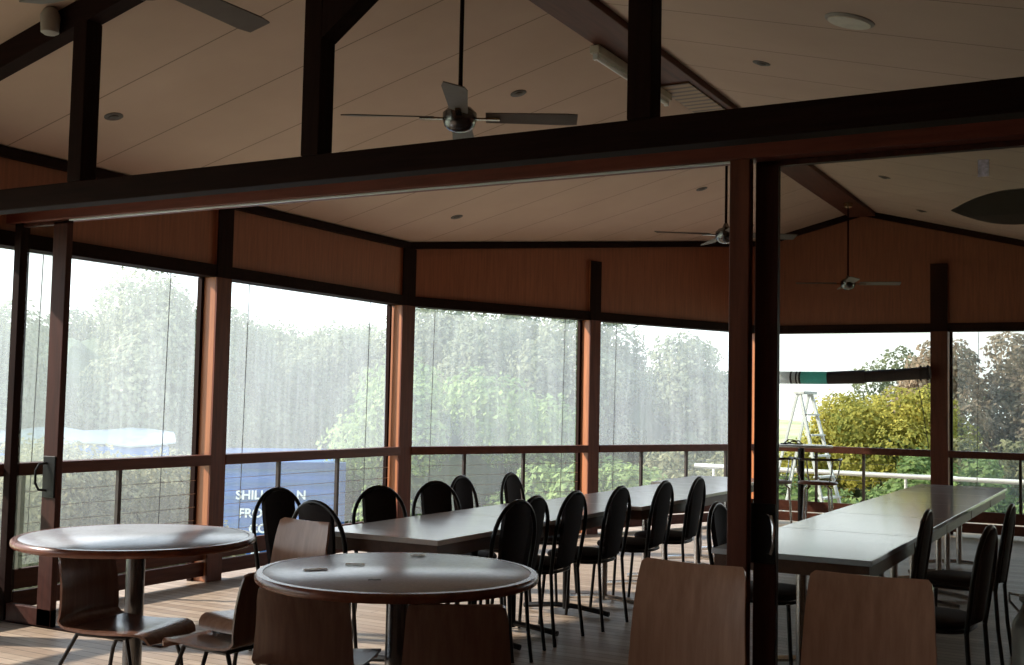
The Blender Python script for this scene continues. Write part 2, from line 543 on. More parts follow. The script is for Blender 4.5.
# panels above the window heads: left wall, diagonal wall, gable wall
def fascia(name, a, c, zt_a, zt_c, seg=1):
    bb = MB(); bb.beam(a, c, 0.0, 0.06, (HEAD + 0.10, HEAD + 0.10), (zt_a, zt_c))
    return bb.build(name, M['panel'], kind='structure')
fascia('wall_left', (EAVE_X, BACK_Y), P3, EAVE_Z + .01, EAVE_Z + .01)
fascia('wall_corner', P3, P5, ceil_z(P3[0]) + .01, ceil_z(P5[0]) + .01)
bb = MB()
xs = [P5[0], RIDGE_X, RIGHT_X]
poly = [(xs[0], HEAD + .10), (xs[2], HEAD + .10), (xs[2], ceil_z(xs[2]) + .01), (RIDGE_X, RIDGE_Z + .01), (xs[0], ceil_z(xs[0]) + .01)]
Mx = Matrix(((1, 0, 0, 0), (0, 0, -1, GABLE_Y + 0.06), (0, 1, 0, 0), (0, 0, 0, 1)))
bb.prism(poly, 0.06, Mx)
bb.build('wall_gable', M['panel'], kind='structure')
bb = MB(); bb.beam((RIGHT_X, GABLE_Y), (RIGHT_X, BACK_Y), 0.0, 0.1, 0, (ceil_z(RIGHT_X), ceil_z(RIGHT_X)))
bb.build('wall_right', M['panel'], kind='structure')
bb = MB()
poly = [(EAVE_X, 0), (RIGHT_X, 0), (RIGHT_X, ceil_z(RIGHT_X)), (RIDGE_X, RIDGE_Z), (EAVE_X, EAVE_Z)]
Mx = Matrix(((1, 0, 0, 0), (0, 0, -1, BACK_Y), (0, 1, 0, 0), (0, 0, 0, 1)))
bb.prism(poly, 0.1, Mx)
bb.build('wall_back', M['panel'], kind='structure')
# the near room has a solid wall on the left before the windows start
bb = MB(); bb.box(EAVE_X - 0.06, EAVE_X, BACK_Y, -1.6, 0, HEAD + .10)
bb.build('wall_near', M['panel'], kind='structure')

# dark cover strips between wall and ceiling, window head beams
n_tr = [0]
def trim(bb, mat):
    n_tr[0] += 1
    return bb.build('trim_%d' % n_tr[0], mat, kind='structure', bevel=0.004)
trim(MB().beam((EAVE_X, BACK_Y), P3, -0.05, 0.0, 2.995, 3.062), M['dark_x'])
trim(MB().beam(P3, P5, -0.05, 0.0, (ceil_z(P3[0]) - .065, ceil_z(P5[0]) - .065), (ceil_z(P3[0]), ceil_z(P5[0]))), M['dark_x'])
trim(MB().beam(P5, (RIDGE_X, GABLE_Y), -0.05, 0.0, (ceil_z(P5[0]) - .075, RIDGE_Z - .075), (ceil_z(P5[0]), RIDGE_Z)), M['dark_x'])
trim(MB().beam((RIDGE_X, GABLE_Y), (RIGHT_X, GABLE_Y), -0.05, 0.0, (RIDGE_Z - .075, ceil_z(RIGHT_X) - .075), (RIDGE_Z, ceil_z(RIGHT_X))), M['dark_x'])
for a, c in (((EAVE_X, -1.6), P3), (P3, P5), (P5, (RIGHT_X, GABLE_Y))):
    trim(MB().beam(a, c, -0.03, 0.14, HEAD, HEAD + 0.10), M['dark_x'])

# posts of the window wall
def post(p, dirv, w, d, ztop, proud=0.02):
    """w along wall, d outward; proud = how far it stands into the room"""
    p = Vector(p); dv = Vector(dirv).normalized()
    a = p - dv * w / 2; c = p + dv * w / 2
    bb = MB(); bb.beam(a, c, -proud, d, 0.0, ztop)
    n_tr[0] += 1
    o = bb.build('trim_%d' % n_tr[0], M['post'], kind='structure', bevel=0.006)
    a2 = p - dv * (w / 2 + .004); c2 = p + dv * (w / 2 + .004)  # dark strips paint in the shade on the room-facing side of the post
    MB().beam(a2, c2, -proud - .018, -proud, 0.0, HEAD).build('shade_strip', M['frame_z'], o, bevel=.003)
    MB().beam(a2, c2, -proud - .018, -proud, HEAD, ztop).build('upper_shade_strip', M['dark_z'], o, bevel=.003)
    return o
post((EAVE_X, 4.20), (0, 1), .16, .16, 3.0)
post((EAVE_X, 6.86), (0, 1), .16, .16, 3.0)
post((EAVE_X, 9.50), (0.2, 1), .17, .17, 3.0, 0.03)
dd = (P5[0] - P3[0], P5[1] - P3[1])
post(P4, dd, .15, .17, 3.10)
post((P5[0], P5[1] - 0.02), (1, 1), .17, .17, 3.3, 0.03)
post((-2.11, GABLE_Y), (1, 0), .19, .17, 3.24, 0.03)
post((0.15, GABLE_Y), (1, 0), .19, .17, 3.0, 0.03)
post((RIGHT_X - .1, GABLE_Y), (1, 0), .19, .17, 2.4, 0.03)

# hand rails, kick boards, balusters, cables, plastic blinds, bay by bay
n_bs = [0]
def bay(a, c, balus, haze, cords, label, n):
    a = Vector(a); c = Vector(c); L = (c - a).length; d = (c - a) / L
    trim(MB().beam(a, c, -0.045, 0.075, RAIL - 0.082, RAIL), M['frame_y'])
    n_bs[0] += 1
    kb = MB()
    kb.beam(a, c, 0.0, 0.04, 0.045, 0.155); kb.beam(a, c, 0.01, 0.05, 0.17, 0.30)
    o = kb.build('baseboard_%d' % n_bs[0], M['frame_y'], kind='structure', bevel=0.004)
    lo = Vector((a.x, a.y, 0))
    rb = thing('cable_balustrade', label[0], 'balustrade', (a.x, a.y, 0), math.atan2(d.y, d.x))
    for q in balus:
        MB().box(q - .016, q + .016, 0.0, .03, 0.30, RAIL - .083).build('baluster', M['steel_dark'], rb)
    for k in range(5):
        z = 0.38 + 0.105 * k
        MB().tube([(0.08, .045, z), (L - .08, .045, z)], .0022, 5).build('cable', M['cable'], rb)
    if haze:
        wv = thing('clear_plastic_blind', label[1], 'blind', (a.x, a.y, 0), math.atan2(d.y, d.x))
        rows = []
        ns = 40
        low = [[(0.085 + (L - .17) * j / 20, .10 + .004 * math.sin(j * 1.7), z) for j in range(21)] for z in (0.31, .6, .935)]
        MB().grid(low).build('lower_sheet', M['blind_thin'], wv, smooth=True)
        for i in range(9):
            z = 0.94 + (HEAD - 0.94) * i / 8
            rows.append([(0.085 + (L - .17) * j / ns, .10 + .008 * math.sin(j * .9 + i * .35) + .005 * math.sin(j * 2.3 + 1.3 * n), z) for j in range(ns + 1)])
        MB().grid(rows).build('plastic_sheet', haze, wv, smooth=True)
        for q in (0.0, L - .03):
            MB().box(q, q + .03, .105, .15, .0, HEAD).build('side_track', M['dark_z'], wv)
        for q in cords:
            MB().tube([(q + .03, .07, HEAD), (q, .07, 0.34)], .0035, 5).build('cord', M['cord'], wv)
    return rb
B = M['blind']
bay((EAVE_X, -1.56), (EAVE_X, .96), (.8, 1.6), B, (), ('cable balustrade of the added window bay beside the camera, out of view', 'clear plastic blind of the added window bay beside the camera, out of view'), 8)  # unseen bay, added to bring more daylight onto the camera-facing plywood chairs
bay((EAVE_X, 1.04), (EAVE_X, 4.12), (.8, 1.6, 2.4), B, (), ('cable balustrade of the window bay nearest the camera, left of the glazed partition', 'clear plastic blind of the window bay left of the glazed partition'), 1)
bay((EAVE_X, 4.28), (EAVE_X, 6.78), (.80, 1.62), B, (2.07, 0.9), ('cable balustrade in the left window bay, behind the farther round table', 'clear plastic blind in the left bay above the bushes and pale vehicle roof'), 2)
bay((EAVE_X, 6.94), (EAVE_X, 9.41), (.71, 1.53), B, (.30, 2.02), ('cable balustrade in the bay where the blue container shows', 'clear plastic blind in the bay where the blue container shows'), 3)
D1 = Vector(P4) - Vector(P3)
a_ = Vector(P3) + D1 * .035; c_ = Vector(P4) - D1 * .033
bay(a_, c_, (.68, 1.46), B, (.28, 2.03), ('cable balustrade in the first angled bay, behind the left chairs', 'clear plastic blind in the first angled bay with the round green bush'), 4)
D2 = Vector(P5) - Vector(P4)
a_ = Vector(P4) + D2 * .03; c_ = Vector(P5) - D2 * .035
bay(a_, c_, (.70, 1.45, 2.15), B, (.30,), ('cable balustrade in the second angled bay, left of the partition post', 'rippled clear plastic blind in the second angled bay, left of partition post'), 5)
bay((P5[0] + .1, GABLE_Y), (-2.21, GABLE_Y), (.62, 1.20), None, (), ('cable balustrade in the open bay behind the bar stools', ''), 6)
bay((-2.01, GABLE_Y), (0.05, GABLE_Y), (.78, 1.5), M['blind_thin'], (.30,), ('cable balustrade in the bay of the brownish tree, far right', 'clear plastic blind in the bay of the brownish tree, far right'), 7)

# ---- ridge beam with slatted face and fluorescent batten
rbm = MB(); rbm.box(-3.17, -2.85, BACK_Y, GABLE_Y - .05, 3.86, 3.945)
rbm.cur = 0
o = rbm.build('trim_40', M['frame_y'], kind='structure', bevel=.004)
MB().box(-3.155, -2.90, 7.85, 10.6, 3.848, 3.861).build('trim_41', M['slats'], kind='structure')
fl = thing('fluorescent_batten', 'long fluorescent batten fixed along the left side of the ridge beam', 'ceiling light', (-3.16, 6.75, 3.80))
MB().box(-.035, .035, 0, 1.35, .0, .055).build('housing', M['light_metal'], fl, bevel=.006)
MB().tube([(-.0, .05, -.022), (0, 1.30, -.022)], .016, 10).build('tube', M['white_paint'], fl, smooth=True)
for yy in (.03, 1.32):
    MB().box(-.016, .016, yy - .014, yy + .014, -.04, .002).build('lamp_holder', M['white_paint'], fl)
# timber truss across the near room: tie beam, rafters, studs, knee brace
TY0, TY1 = 3.93, 4.03
def slant(name, x0, x1, z0, z1, h, mat):
    vs = [(x0, TY0, z0), (x1, TY0, z1), (x1, TY1, z1), (x0, TY1, z0), (x0, TY0, z0 + h), (x1, TY0, z1 + h), (x1, TY1, z1 + h), (x0, TY1, z0 + h)]
    return MB().add(vs, [(0, 3, 2, 1), (4, 5, 6, 7), (0, 1, 5, 4), (1, 2, 6, 5), (2, 3, 7, 6), (3, 0, 4, 7)]).build(name, mat, kind='structure', bevel=.004)
RH = .135
slant('trim_42', EAVE_X, RIDGE_X, EAVE_Z - RH, RIDGE_Z - RH, RH, M['dark_x'])
slant('trim_43', RIDGE_X, RIGHT_X, RIDGE_Z - RH, ceil_z(RIGHT_X) - RH, RH, M['dark_x'])
MB().box(EAVE_X, RIGHT_X, TY0, TY1, 2.43, 2.545).build('trim_44', M['dark_x'], kind='structure', bevel=.005)
for i, xc in enumerate((-4.755, -3.23, -1.65, -.1, 1.45)):
    MB().box(xc - .05, xc + .05, TY0 - .002, TY1, 2.545, ceil_z(xc) - RH + .01).build('trim_%d' % (45 + i), M['dark_z'], kind='structure', bevel=.005)
kbx = MB(); kbx.add([(-3.18, TY0, 3.07), (-2.30, TY0, 3.70), (-2.50, TY0, 3.76), (-3.18, TY0, 3.27), (-3.18, TY1, 3.07), (-2.30, TY1, 3.70), (-2.50, TY1, 3.76), (-3.18, TY1, 3.27)],
                 [(0, 1, 2, 3), (7, 6, 5, 4), (0, 4, 5, 1), (1, 5, 6, 2), (2, 6, 7, 3), (3, 7, 4, 0)])
kbx.build('trim_60', M['dark_z'], kind='structure')
ft = thing('spotlight', 'small pale spotlight on the dark rafter in the upper left corner', 'ceiling light', (-4.93, 3.885, 3.42))
MB().lathe([(.03, -.10), (.045, -.09), (.05, 0), (.035, .03), (.012, .05)], seg=20).build('lamp_head', M['speaker'], ft, smooth=True)
MB().tube([(0, 0, .04), (0, 0, .10)], .008).build('stem', M['white_metal'], ft)

# ---- glazed partition: header, studs, post, side door
MB().box(EAVE_X, RIGHT_X, PART_Y + .0, PART_Y + .12, 2.565, 2.70).build('trim_51', M['frame_x'], kind='structure', bevel=.006)
MB().box(-5.92, -1.595, PART_Y + .02, PART_Y + .035, 2.556, 2.564).build('trim_52', M['white_metal'], kind='structure')
MB().box(-1.595, -1.503, PART_Y, PART_Y + .06, 0.0, 2.565).build('trim_61', M['frame_z'], kind='structure', bevel=.005)
MB().box(EAVE_X, -5.0, PART_Y + .04, PART_Y + .10, 0.0, .012).build('trim_62', M['dark_x'], kind='structure')
MB().box(-6.43, -6.365, PART_Y + .02, PART_Y + .09, 0.012, 2.565).build('trim_63', M['dark_z'], kind='structure', bevel=.004)

def handle_set(par, x, y, z, side):
    pl = MB(); pl.box(x - .055, x + .055, y - .012, y, z - .13, z + .13)
    p = pl.build('handle_plate', M['black'], par, bevel=.004)
    pts = [(x + side * .02, y - .012, z + .085), (x + side * .045, y - .045, z + .08), (x + side * .06, y - .06, z + .04), (x + side * .06, y - .06, z - .04), (x + side * .045, y - .045, z - .08), (x + side * .02, y - .012, z - .085)]
    MB().tube(pts, .008, 8).build('handle', M['chrome'] if side > 0 else M['black'], par, smooth=True)
    return p
def door_leaf(n, x0, x1, y, sides, hx, hside, hz):
    bb = MB()
    for (s0, s1) in sides: bb.box(s0, s1, y, y + .045, 0.012, 2.56)
    bb.box(x0, x1, y, y + .045, 2.54, 2.564)
    bb.box(x0, x1, y, y + .045, 0.012, .12)
    d = bb.build('door_%d' % n, M['stile'], kind='structure', bevel=.004)
    MB().box(x0 + .02, x1 - .02, y + .018, y + .026, .11, 2.545).build('glass_pane', M['glass'], d)
    handle_set(d, hx, y, hz, hside)
    return d
d1 = door_leaf(1, -1.502, .55, PART_Y + .085, ((-1.502, -1.400), (.45, .55)), -1.455, 1, .915)
d2 = door_leaf(2, -6.36, -5.94, PART_Y + .03, ((-6.07, -5.94),), -6.0, -1, .94)
MB().box(.56, 2.5, PART_Y + .05, PART_Y + .06, .01, 2.56).build('window_20', M['glass'], kind='structure')
tag(MB().box(-.575, -.533, PART_Y + .0995, PART_Y + .1025, 2.427, 2.497).build('glass_sticker', M['sticker']), 'small pale lilac sticker high on the right glass door', 'sticker')

# ------------------------------------------------------------------ ceiling fittings
def ceil_mat(x, y, drop=0.0):
    s = SLOPE if x < RIDGE_X else -0.26
    a = -math.atan(s)
    return Matrix.Translation((x, y, ceil_z(x) - drop)) @ Matrix.Rotation(a, 4, 'Y')
dl = [((-5.76, 5.05), 'small dark recessed downlight in left ceiling slope, near the upper left stud'),
      ((-3.94, 7.13), 'small recessed downlight just right of the large ceiling fan'),
      ((-5.77, 9.26), 'small recessed downlight low on the left ceiling slope under the header beam'),
      ((-3.95, 11.11), 'small recessed downlight above and left of the second, distant fan'),
      ((-2.16, 7.21), 'small recessed downlight right of the ridge beam, above the header beam'),
      ((-2.16, 11.31), 'recessed downlight seen through the glass door, nearer of two'),
      ((-2.15, 13.38), 'recessed downlight seen through the glass door, close to the gable wall')]
for (x, y), lab in dl:
    t_ = thing('downlight', lab, 'ceiling light', group=None)
    t_.matrix_world = ceil_mat(x, y)
    MB().lathe([(.055, -.006), (.06, -.003), (.06, .004)], seg=20).build('trim_ring', M['downlight'], t_, smooth=True)
    MB().lathe([(.008, -.018), (.03, -.012), (.034, -.006)], seg=16).build('bulb', M['downlight'], t_, smooth=True)
sp = thing('ceiling_speaker', 'round grey speaker disc on the right ceiling slope near top of the picture', 'speaker')
sp.matrix_world = ceil_mat(-1.32, 5.98)
MB().lathe([(.118, -.012), (.13, -.006), (.132, .006)], seg=36).build('rim', M['speaker'], sp, smooth=True)
MB().lathe([(.112, -.016), (.114, -.010)], seg=36).build('grille', M['light_metal'], sp, smooth=True)

def make_fan(blade_r, label, pointed=False):
    t_ = thing('ceiling_fan', label, 'ceiling fan')
    MB().lathe([(.02, -.075), (.055, -.065), (.075, -.045), (.085, -.015), (.085, .02), (.06, .045), (.03, .055), (.016, .09)], seg=28).build('motor', M['dark_steel'], t_, smooth=True)
    bl = None
    for k in range(4):
        a = R(90 * k)
        w0, w1 = .045, .062
        rows = []
        for i in range(9):
            f = i / 8
            r_ = .13 + (blade_r - .13) * f
            w = w0 + (w1 - w0) * f
            if i == 8: w *= .78
            if pointed: w = .11 * (1 - max(0, (f - .35) / .65) ** 2 * .93)
            rows.append([(r_, -w, .012), (r_, 0, 0), (r_, w, -.012)])
        bm_ = MB().grid(rows, .006)
        o1 = bm_.build('blade', M['fan_blade'], t_, smooth=False); o1.rotation_euler = (0, 0, a)
        b2 = MB().box(.07, .20, -.014, .014, -.012, -.004).build('blade_iron', M['brass'], t_); b2.rotation_euler = (0, 0, a)
    return t_
def fan_at(t_, x, y, z, rz, label, top=None):
    t_.location = (x, y, z); t_.rotation_euler = (0, 0, rz); t_['label'] = label
    top = (3.86 if top is None else top) - z
    MB().tube([(0, 0, .08), (0, 0, top)], .011, 10).build('down_rod', M['dark_z'], t_, smooth=True)
    MB().lathe([(.02, top - .07), (.05, top - .05), (.055, top - .005)], seg=20).build('canopy', M['brass'], t_, smooth=True)
f1 = make_fan(.585, '')
f2, f3, f4 = [copy_tree(f1) for _ in range(3)]
f5 = make_fan(.585, '', True)
G = None
fan_at(f1, -2.95, 4.74, 2.875, R(29), 'large four-bladed ceiling fan hanging above the header beam, centre of picture')
fan_at(f2, -2.95, 8.89, 2.87, R(35), 'ceiling fan just left of the partition post, hanging from ridge')
fan_at(f3, -2.95, 13.31, 2.92, R(20), 'distant small ceiling fan in front of the brown gable wall')
fan_at(f4, -2.98, 2.72, 2.90, R(0), 'ceiling fan whose single dark blade reaches in at upper left')
fan_at(f5, -.22, 5.9, 2.45, R(2), 'ceiling fan with one broad dark blade showing at the right edge', ceil_z(.05))
for c in f5.children:
    if c.name.startswith('blade') and not c.name.startswith('blade_iron'): c.rotation_euler.x = R(46)

# ------------------------------------------------------------------ furniture
def make_round_table(label, x, y, r=.59):
    t_ = thing('round_table', label, 'table', (x, y, 0))
    MB().lathe([(r - .035, .712), (r - .036, .7485), (r - .04, .7505)], seg=72).build('tabletop', M['lam_round'], t_, smooth=True)
    e = MB()
    prof = [(r - .034, .7125), (r - .01, .7125), (r - .002, .720), (r, .731), (r - .002, .742), (r - .01, .7495), (r - .034, .7505)]
    seg = 72
    vs = [(a * math.cos(2 * PI * k / seg), a * math.sin(2 * PI * k / seg), z) for a, z in prof for k in range(seg)]
    n = len(prof)
    fs = [(i * seg + k, i * seg + (k + 1) % seg, ((i + 1) % n) * seg + (k + 1) % seg, ((i + 1) % n) * seg + k) for i in range(n) for k in range(seg)]
    e.add(vs, fs).build('edge_band', M['edge_band'], t_, smooth=True)
    MB().lathe([(.047, .03), (.047, .70)], seg=28).build('pedestal', M['dark_steel'], t_, smooth=True)
    MB().lathe([(.13, .700), (.14, .704), (.14, .7115)], seg=28).build('mounting_plate', M['black_metal'], t_, smooth=True)
    MB().lathe([(.21, 0), (.21, .008), (.18, .018), (.06, .032)], seg=40).build('base', M['black_metal'], t_, smooth=True)
    return t_
make_round_table('round speckled table on the left, nearer the windows, nothing on it', -4.47, 4.18, .592)
make_round_table('round speckled table in the foreground centre, paper scraps on top', -2.74, 4.0, .592)

def make_table(L, lam, col):
    """long side along Y, origin on floor at its centre"""
    t_ = thing('dining_table', '', 'table')
    W = .79
    MB().box(-W / 2, W / 2, -L / 2, L / 2, .722, .75).build('tabletop', lam, t_, bevel=.004)
    ap = MB()
    ap.box(-W / 2 + .012, W / 2 - .012, -L / 2 + .012, -L / 2 + .034, .655, .7215); ap.box(-W / 2 + .012, W / 2 - .012, L / 2 - .034, L / 2 - .012, .655, .7215)
    ap.box(-W / 2 + .012, -W / 2 + .034, -L / 2 + .034, L / 2 - .034, .655, .7215); ap.box(W / 2 - .034, W / 2 - .012, -L / 2 + .034, L / 2 - .034, .655, .7215)
    ap.build('apron', M['apron'], t_)
    for s in (-1, 1):
        y = s * (L / 2 - .24)
        MB().tube([(0, y, .03), (0, y, .722)], .026, 14).build('leg', col, t_, smooth=True)
        pts = [(-.33, y, .022), (-.25, y, .034), (-.1, y, .05), (0, y, .055), (.1, y, .05), (.25, y, .034), (.33, y, .022)]
        MB().tube(pts, .018, 8).build('foot', col, t_, smooth=True)
        MB().box(-.28, .28, y - .015, y + .015, .69, .7215).build('top_bar', M['black_metal'], t_)
    return t_
chrome_leg = M['chrome']
ta = make_table(1.268, M['lam_white'], chrome_leg)
black_end = make_table(1.268, M['lam_white'], M['black_metal'])
xs_t1 = [-3.555, -3.55, -3.48, -3.50, -3.65]
labs = ['nearest section of left row of pale tables, black feet, at the partition opening',
        'second section of the left row of pale tables, counting from the camera',
        'third, middle section of the left row of pale tables',
        'fourth section of the left row of pale tables, counting from the camera',
        'farthest section of the left row of pale tables, near the gable corner']
for i in range(5):
    o = black_end if i == 0 else (copy_tree(black_end) if i == 1 else (ta if i == 2 else copy_tree(ta)))
    place(o, xs_t1[i], 5.60 + 1.272 * i, 0, labs[i], 'left row of tables')
labs = ['nearest section of bluish tables behind the glass door',
        'second section of bluish tables behind the glass door',
        'third, middle section of bluish tables behind the glass door',
        'fourth section of bluish tables behind the glass door',
        'farthest section of bluish tables, close to the gable railing']
tb = make_table(1.235, M['lam_blue'], chrome_leg)
for i in range(5):
    o = tb if i == 0 else copy_tree(tb)
    place(o, -1.52, 6.20 + 1.238 * i, 0, labs[i], 'right row of tables')

def make_black_chair():
    """faces +Y, origin on the floor under the seat"""
    t_ = thing('bistro_chair', '', 'chair')
    # seat cushion: rounded superellipse
    def ring(s, z):
        out = []
        for k in range(36):
            a = 2 * PI * k / 36
            c, s_ = math.cos(a), math.sin(a)
            ex = .62
            out.append((s * .205 * math.copysign(abs(c) ** ex, c), s * .205 * math.copysign(abs(s_) ** ex, s_) + .01, z))
        return out
    zs = [(0.90, .437), (1.0, .448), (1.02, .462), (0.98, .476), (0.80, .486), (0.4, .491)]
    vs = [p for s, z in zs for p in ring(s, z)]
    fs = [(i * 36 + k, i * 36 + (k + 1) % 36, (i + 1) * 36 + (k + 1) % 36, (i + 1) * 36 + k) for i in range(len(zs) - 1) for k in range(36)]
    fs += [tuple(range(35, -1, -1)), tuple((len(zs) - 1) * 36 + k for k in range(36))]
    MB().add(vs, fs).build('seat', M['black_pad'], t_, smooth=True)
    MB().tube([(x * .97, y * .97, .43) for x, y, z in ring(1, 0)], .010, 8, closed=True).build('seat_frame', M['black_metal'], t_, smooth=True)
    # hoop
    def yb(z): return -.205 - (z - .43) * .14
    hp = [(-.185, yb(.43), .43), (-.195, yb(.55), .55), (-.203, yb(.66), .66)]
    hp += [(.203 * math.cos(R(180 - 180 * i / 16)), yb(.70 + .218 * math.sin(R(180 * i / 16))), .70 + .218 * math.sin(R(180 * i / 16))) for i in range(17)]
    hp += [(.203, yb(.66), .66), (.195, yb(.55), .55), (.185, yb(.43), .43)]
    MB().tube(hp, .0125, 10).build('back_frame', M['black_metal'], t_, smooth=True)
    rows = []
    for i in range(15):
        f = i / 14
        z = .47 + .435 * f
        w = .098 + .024 * min(1, f * 1.6)
        if z > .72:
            k = min(1, (z - .70) / .212)
            w = min(w, .196 * math.sqrt(max(0.0, 1 - k * k)) + .004)
        rows.append([(w * u, yb(z) - .012 * (1 - u * u) + .004, z) for u in (-1, -.6, -.2, .2, .6, 1)])
    MB().grid(rows, .026).build('backrest', M['black_pad'], t_, smooth=True)
    for s in (-1, 1):
        MB().tube([(s * .182, .185, .43), (s * .192, .20, .2), (s * .200, .215, 0)], .0115, 8).build('leg', M['black_metal'], t_, smooth=True)
        MB().tube([(s * .185, -.205, .43), (s * .190, -.22, .2), (s * .197, -.245, 0)], .0115, 8).build('leg', M['black_metal'], t_, smooth=True)
    return t_
bc = make_black_chair()
# back top sits .27 behind the origin; coordinates below are of the hoop top
blacks = [
    (-4.54, 5.33, -96, 'black hooped chair at left, its back against the blue container in the view', 'chairs left of the left table row'),
    (-3.83, 4.80, -8, 'black hooped chair at the near end of the left table row, behind a plywood chair', 'chairs left of the left table row'),
    (-4.20, 5.89, -108, 'black hooped chair in front of the tall post, third along the window side', 'chairs left of the left table row'),
    (-4.17, 6.50, -108, 'black hooped chair just right of tall post, window side of left table row', 'chairs left of the left table row'),
    (-4.34, 7.11, -88, 'narrow-looking black hooped chair, second farthest on the window side', 'chairs left of the left table row'),
    (-4.26, 7.71, -86, 'farthest black hooped chair on the window side of left table row', 'chairs left of the left table row'),
    (-3.03, 5.58, 84, 'nearest black hooped chair on the room side, beside foreground round table', 'chairs right of the left table row'),
    (-3.09, 5.90, 90, 'black hooped chair half hidden behind the nearest one, room side', 'chairs right of the left table row'),
    (-3.08, 6.41, 90, 'third black hooped chair along the room side of left table row', 'chairs right of the left table row'),
    (-3.03, 7.00, 90, 'fourth black hooped chair along the room side of left table row', 'chairs right of the left table row'),
    (-3.00, 7.73, 90, 'fifth black hooped chair along the room side, above the plywood chair', 'chairs right of the left table row'),
    (-2.97, 8.36, 92, 'farthest black hooped chair on the room side, nearest the partition post', 'chairs right of the left table row'),
    (-2.10, 6.22, -90, 'black hooped chair partly hidden by the partition post and door handle', 'chairs left of the right table row'),
    (-1.03, 6.60, 90, 'narrow black chair back against the bluish tables, behind the glass door', 'chairs right of the right table row'),
    (-.68, 7.37, 88, 'black hooped chair at the right edge, farther of the two there', 'chairs right of the right table row'),
    (-.64, 5.90, 84, 'large black hooped chair at the right edge, nearer of the two there', 'chairs right of the right table row'),
]
for i, (hx, hy, a, lab, grp) in enumerate(blacks):
    o = bc if i == 0 else copy_tree(bc)
    a = R(a)
    fx, fy = -math.sin(a), math.cos(a)
    place(o, hx + fx * .27, hy + fy * .27, a, lab, grp)

def make_ply_chair(top, back_w=.20, dz=0.0, ply_mat=None):
    ply_mat = ply_mat or M['ply']
    """one-piece bent ply chair, faces +Y; dz lowers the seat"""
    top = top + dz
    t_ = thing('plywood_chair', '', 'chair')
    prof = [(-.235 - (top - .5) * .10, top)]
    nb = 10
    pts = []
    for i in range(nb + 1):
        z = top + (.50 - top) * i / nb
        pts.append((-.205 - (z - .5) * .13 + .012 * math.sin(PI * i / nb), z))
    pts += [(-.195, .475), (-.175, .455), (-.145, .445)]
    k_split = len(pts) - 1
    k_ = 1.15 if top < .8 else 1.0
    pts += [(y * k_, z) for y, z in ((-.05, .437), (.05, .437), (.13, .443), (.185, .446), (.215, .440), (.235, .424), (.245, .400))]
    n = len(pts)
    def width(i):
        z = pts[i][1]
        if i <= nb:
            f = i / nb
            w = back_w - .012 + .020 * f
        else:
            w = back_w + .012
        if i == 0: w -= .006
        if i == 1: w -= .002
        if i >= n - 3: w -= .012 * (i - (n - 4))
        return w
    def row(i):
        y, z = pts[i]
        w = width(i)
        z -= dz
        out = []
        for u in (-1, -.8, -.4, 0, .4, .8, 1):
            cup = .016 * u * u if i <= nb else 0.0
            dip = -.008 * (1 - u * u) if i > k_split else 0.0
            out.append((w * u, y + cup, z + dip))
        return out
    rows = [row(i) for i in range(n)]
    # refine the rounded top corners
    y0, z0 = pts[0][0], pts[0][1] - dz
    top_rows = []
    MB().grid([[(x * .93, y0 + (.0), z0 + .009) for x, y, z in rows[0]]] + rows[:k_split + 1], .011).build('backrest', ply_mat, t_, smooth=True)
    MB().grid(rows[k_split:], .011).build('seat', ply_mat, t_, smooth=True)
    fr = MB()
    for s in (-1, 1):
        fr.tube([(s * .16, .16, .418 - dz), (s * .165, -.12, .418 - dz)], .010, 8)
    fr.tube([(-.16, .14, .418 - dz), (.16, .14, .418 - dz)], .010, 8); fr.tube([(-.165, -.10, .418 - dz), (.165, -.10, .418 - dz)], .010, 8)
    fr.build('seat_frame', M['black_metal'], t_, smooth=True)
    for s in (-1, 1):
        MB().tube([(s * .165, .155, .415 - dz), (s * .185, .20, .22), (s * .2, .225, 0)], .010, 8).build('leg', M['black_metal'], t_, smooth=True)
        MB().tube([(s * .165, -.12, .415 - dz), (s * .185, -.19, .22), (s * .2, -.235, 0)], .010, 8).build('leg', M['black_metal'], t_, smooth=True)
    return t_
pt = make_ply_chair(.868, .226)
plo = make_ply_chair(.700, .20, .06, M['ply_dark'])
def ply(o, bx, by, a, lab):
    """bx,by = back position"""
    a = R(a); fx, fy = -math.sin(a), math.cos(a)
    place(o, bx + fx * .24, by + fy * .24, a, lab)
ply(pt, -1.475, 4.09, 176, 'glossy plywood chair back in front of the partition post, left of two')
ply(copy_tree(pt), -.845, 4.17, 181, 'glossy plywood chair back in front of the glass door, right of two')
pm = make_ply_chair(.855, .19)
ply(pm, -3.60, 4.44, 172, 'plywood chair between the two round tables, in front of black chairs')
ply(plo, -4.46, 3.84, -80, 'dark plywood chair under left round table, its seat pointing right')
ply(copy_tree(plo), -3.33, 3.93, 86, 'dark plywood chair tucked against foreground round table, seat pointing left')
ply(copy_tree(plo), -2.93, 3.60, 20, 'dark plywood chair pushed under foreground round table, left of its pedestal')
ply(copy_tree(plo), -2.24, 3.66, 27, 'dark plywood chair pushed under foreground round table, right of its pedestal')

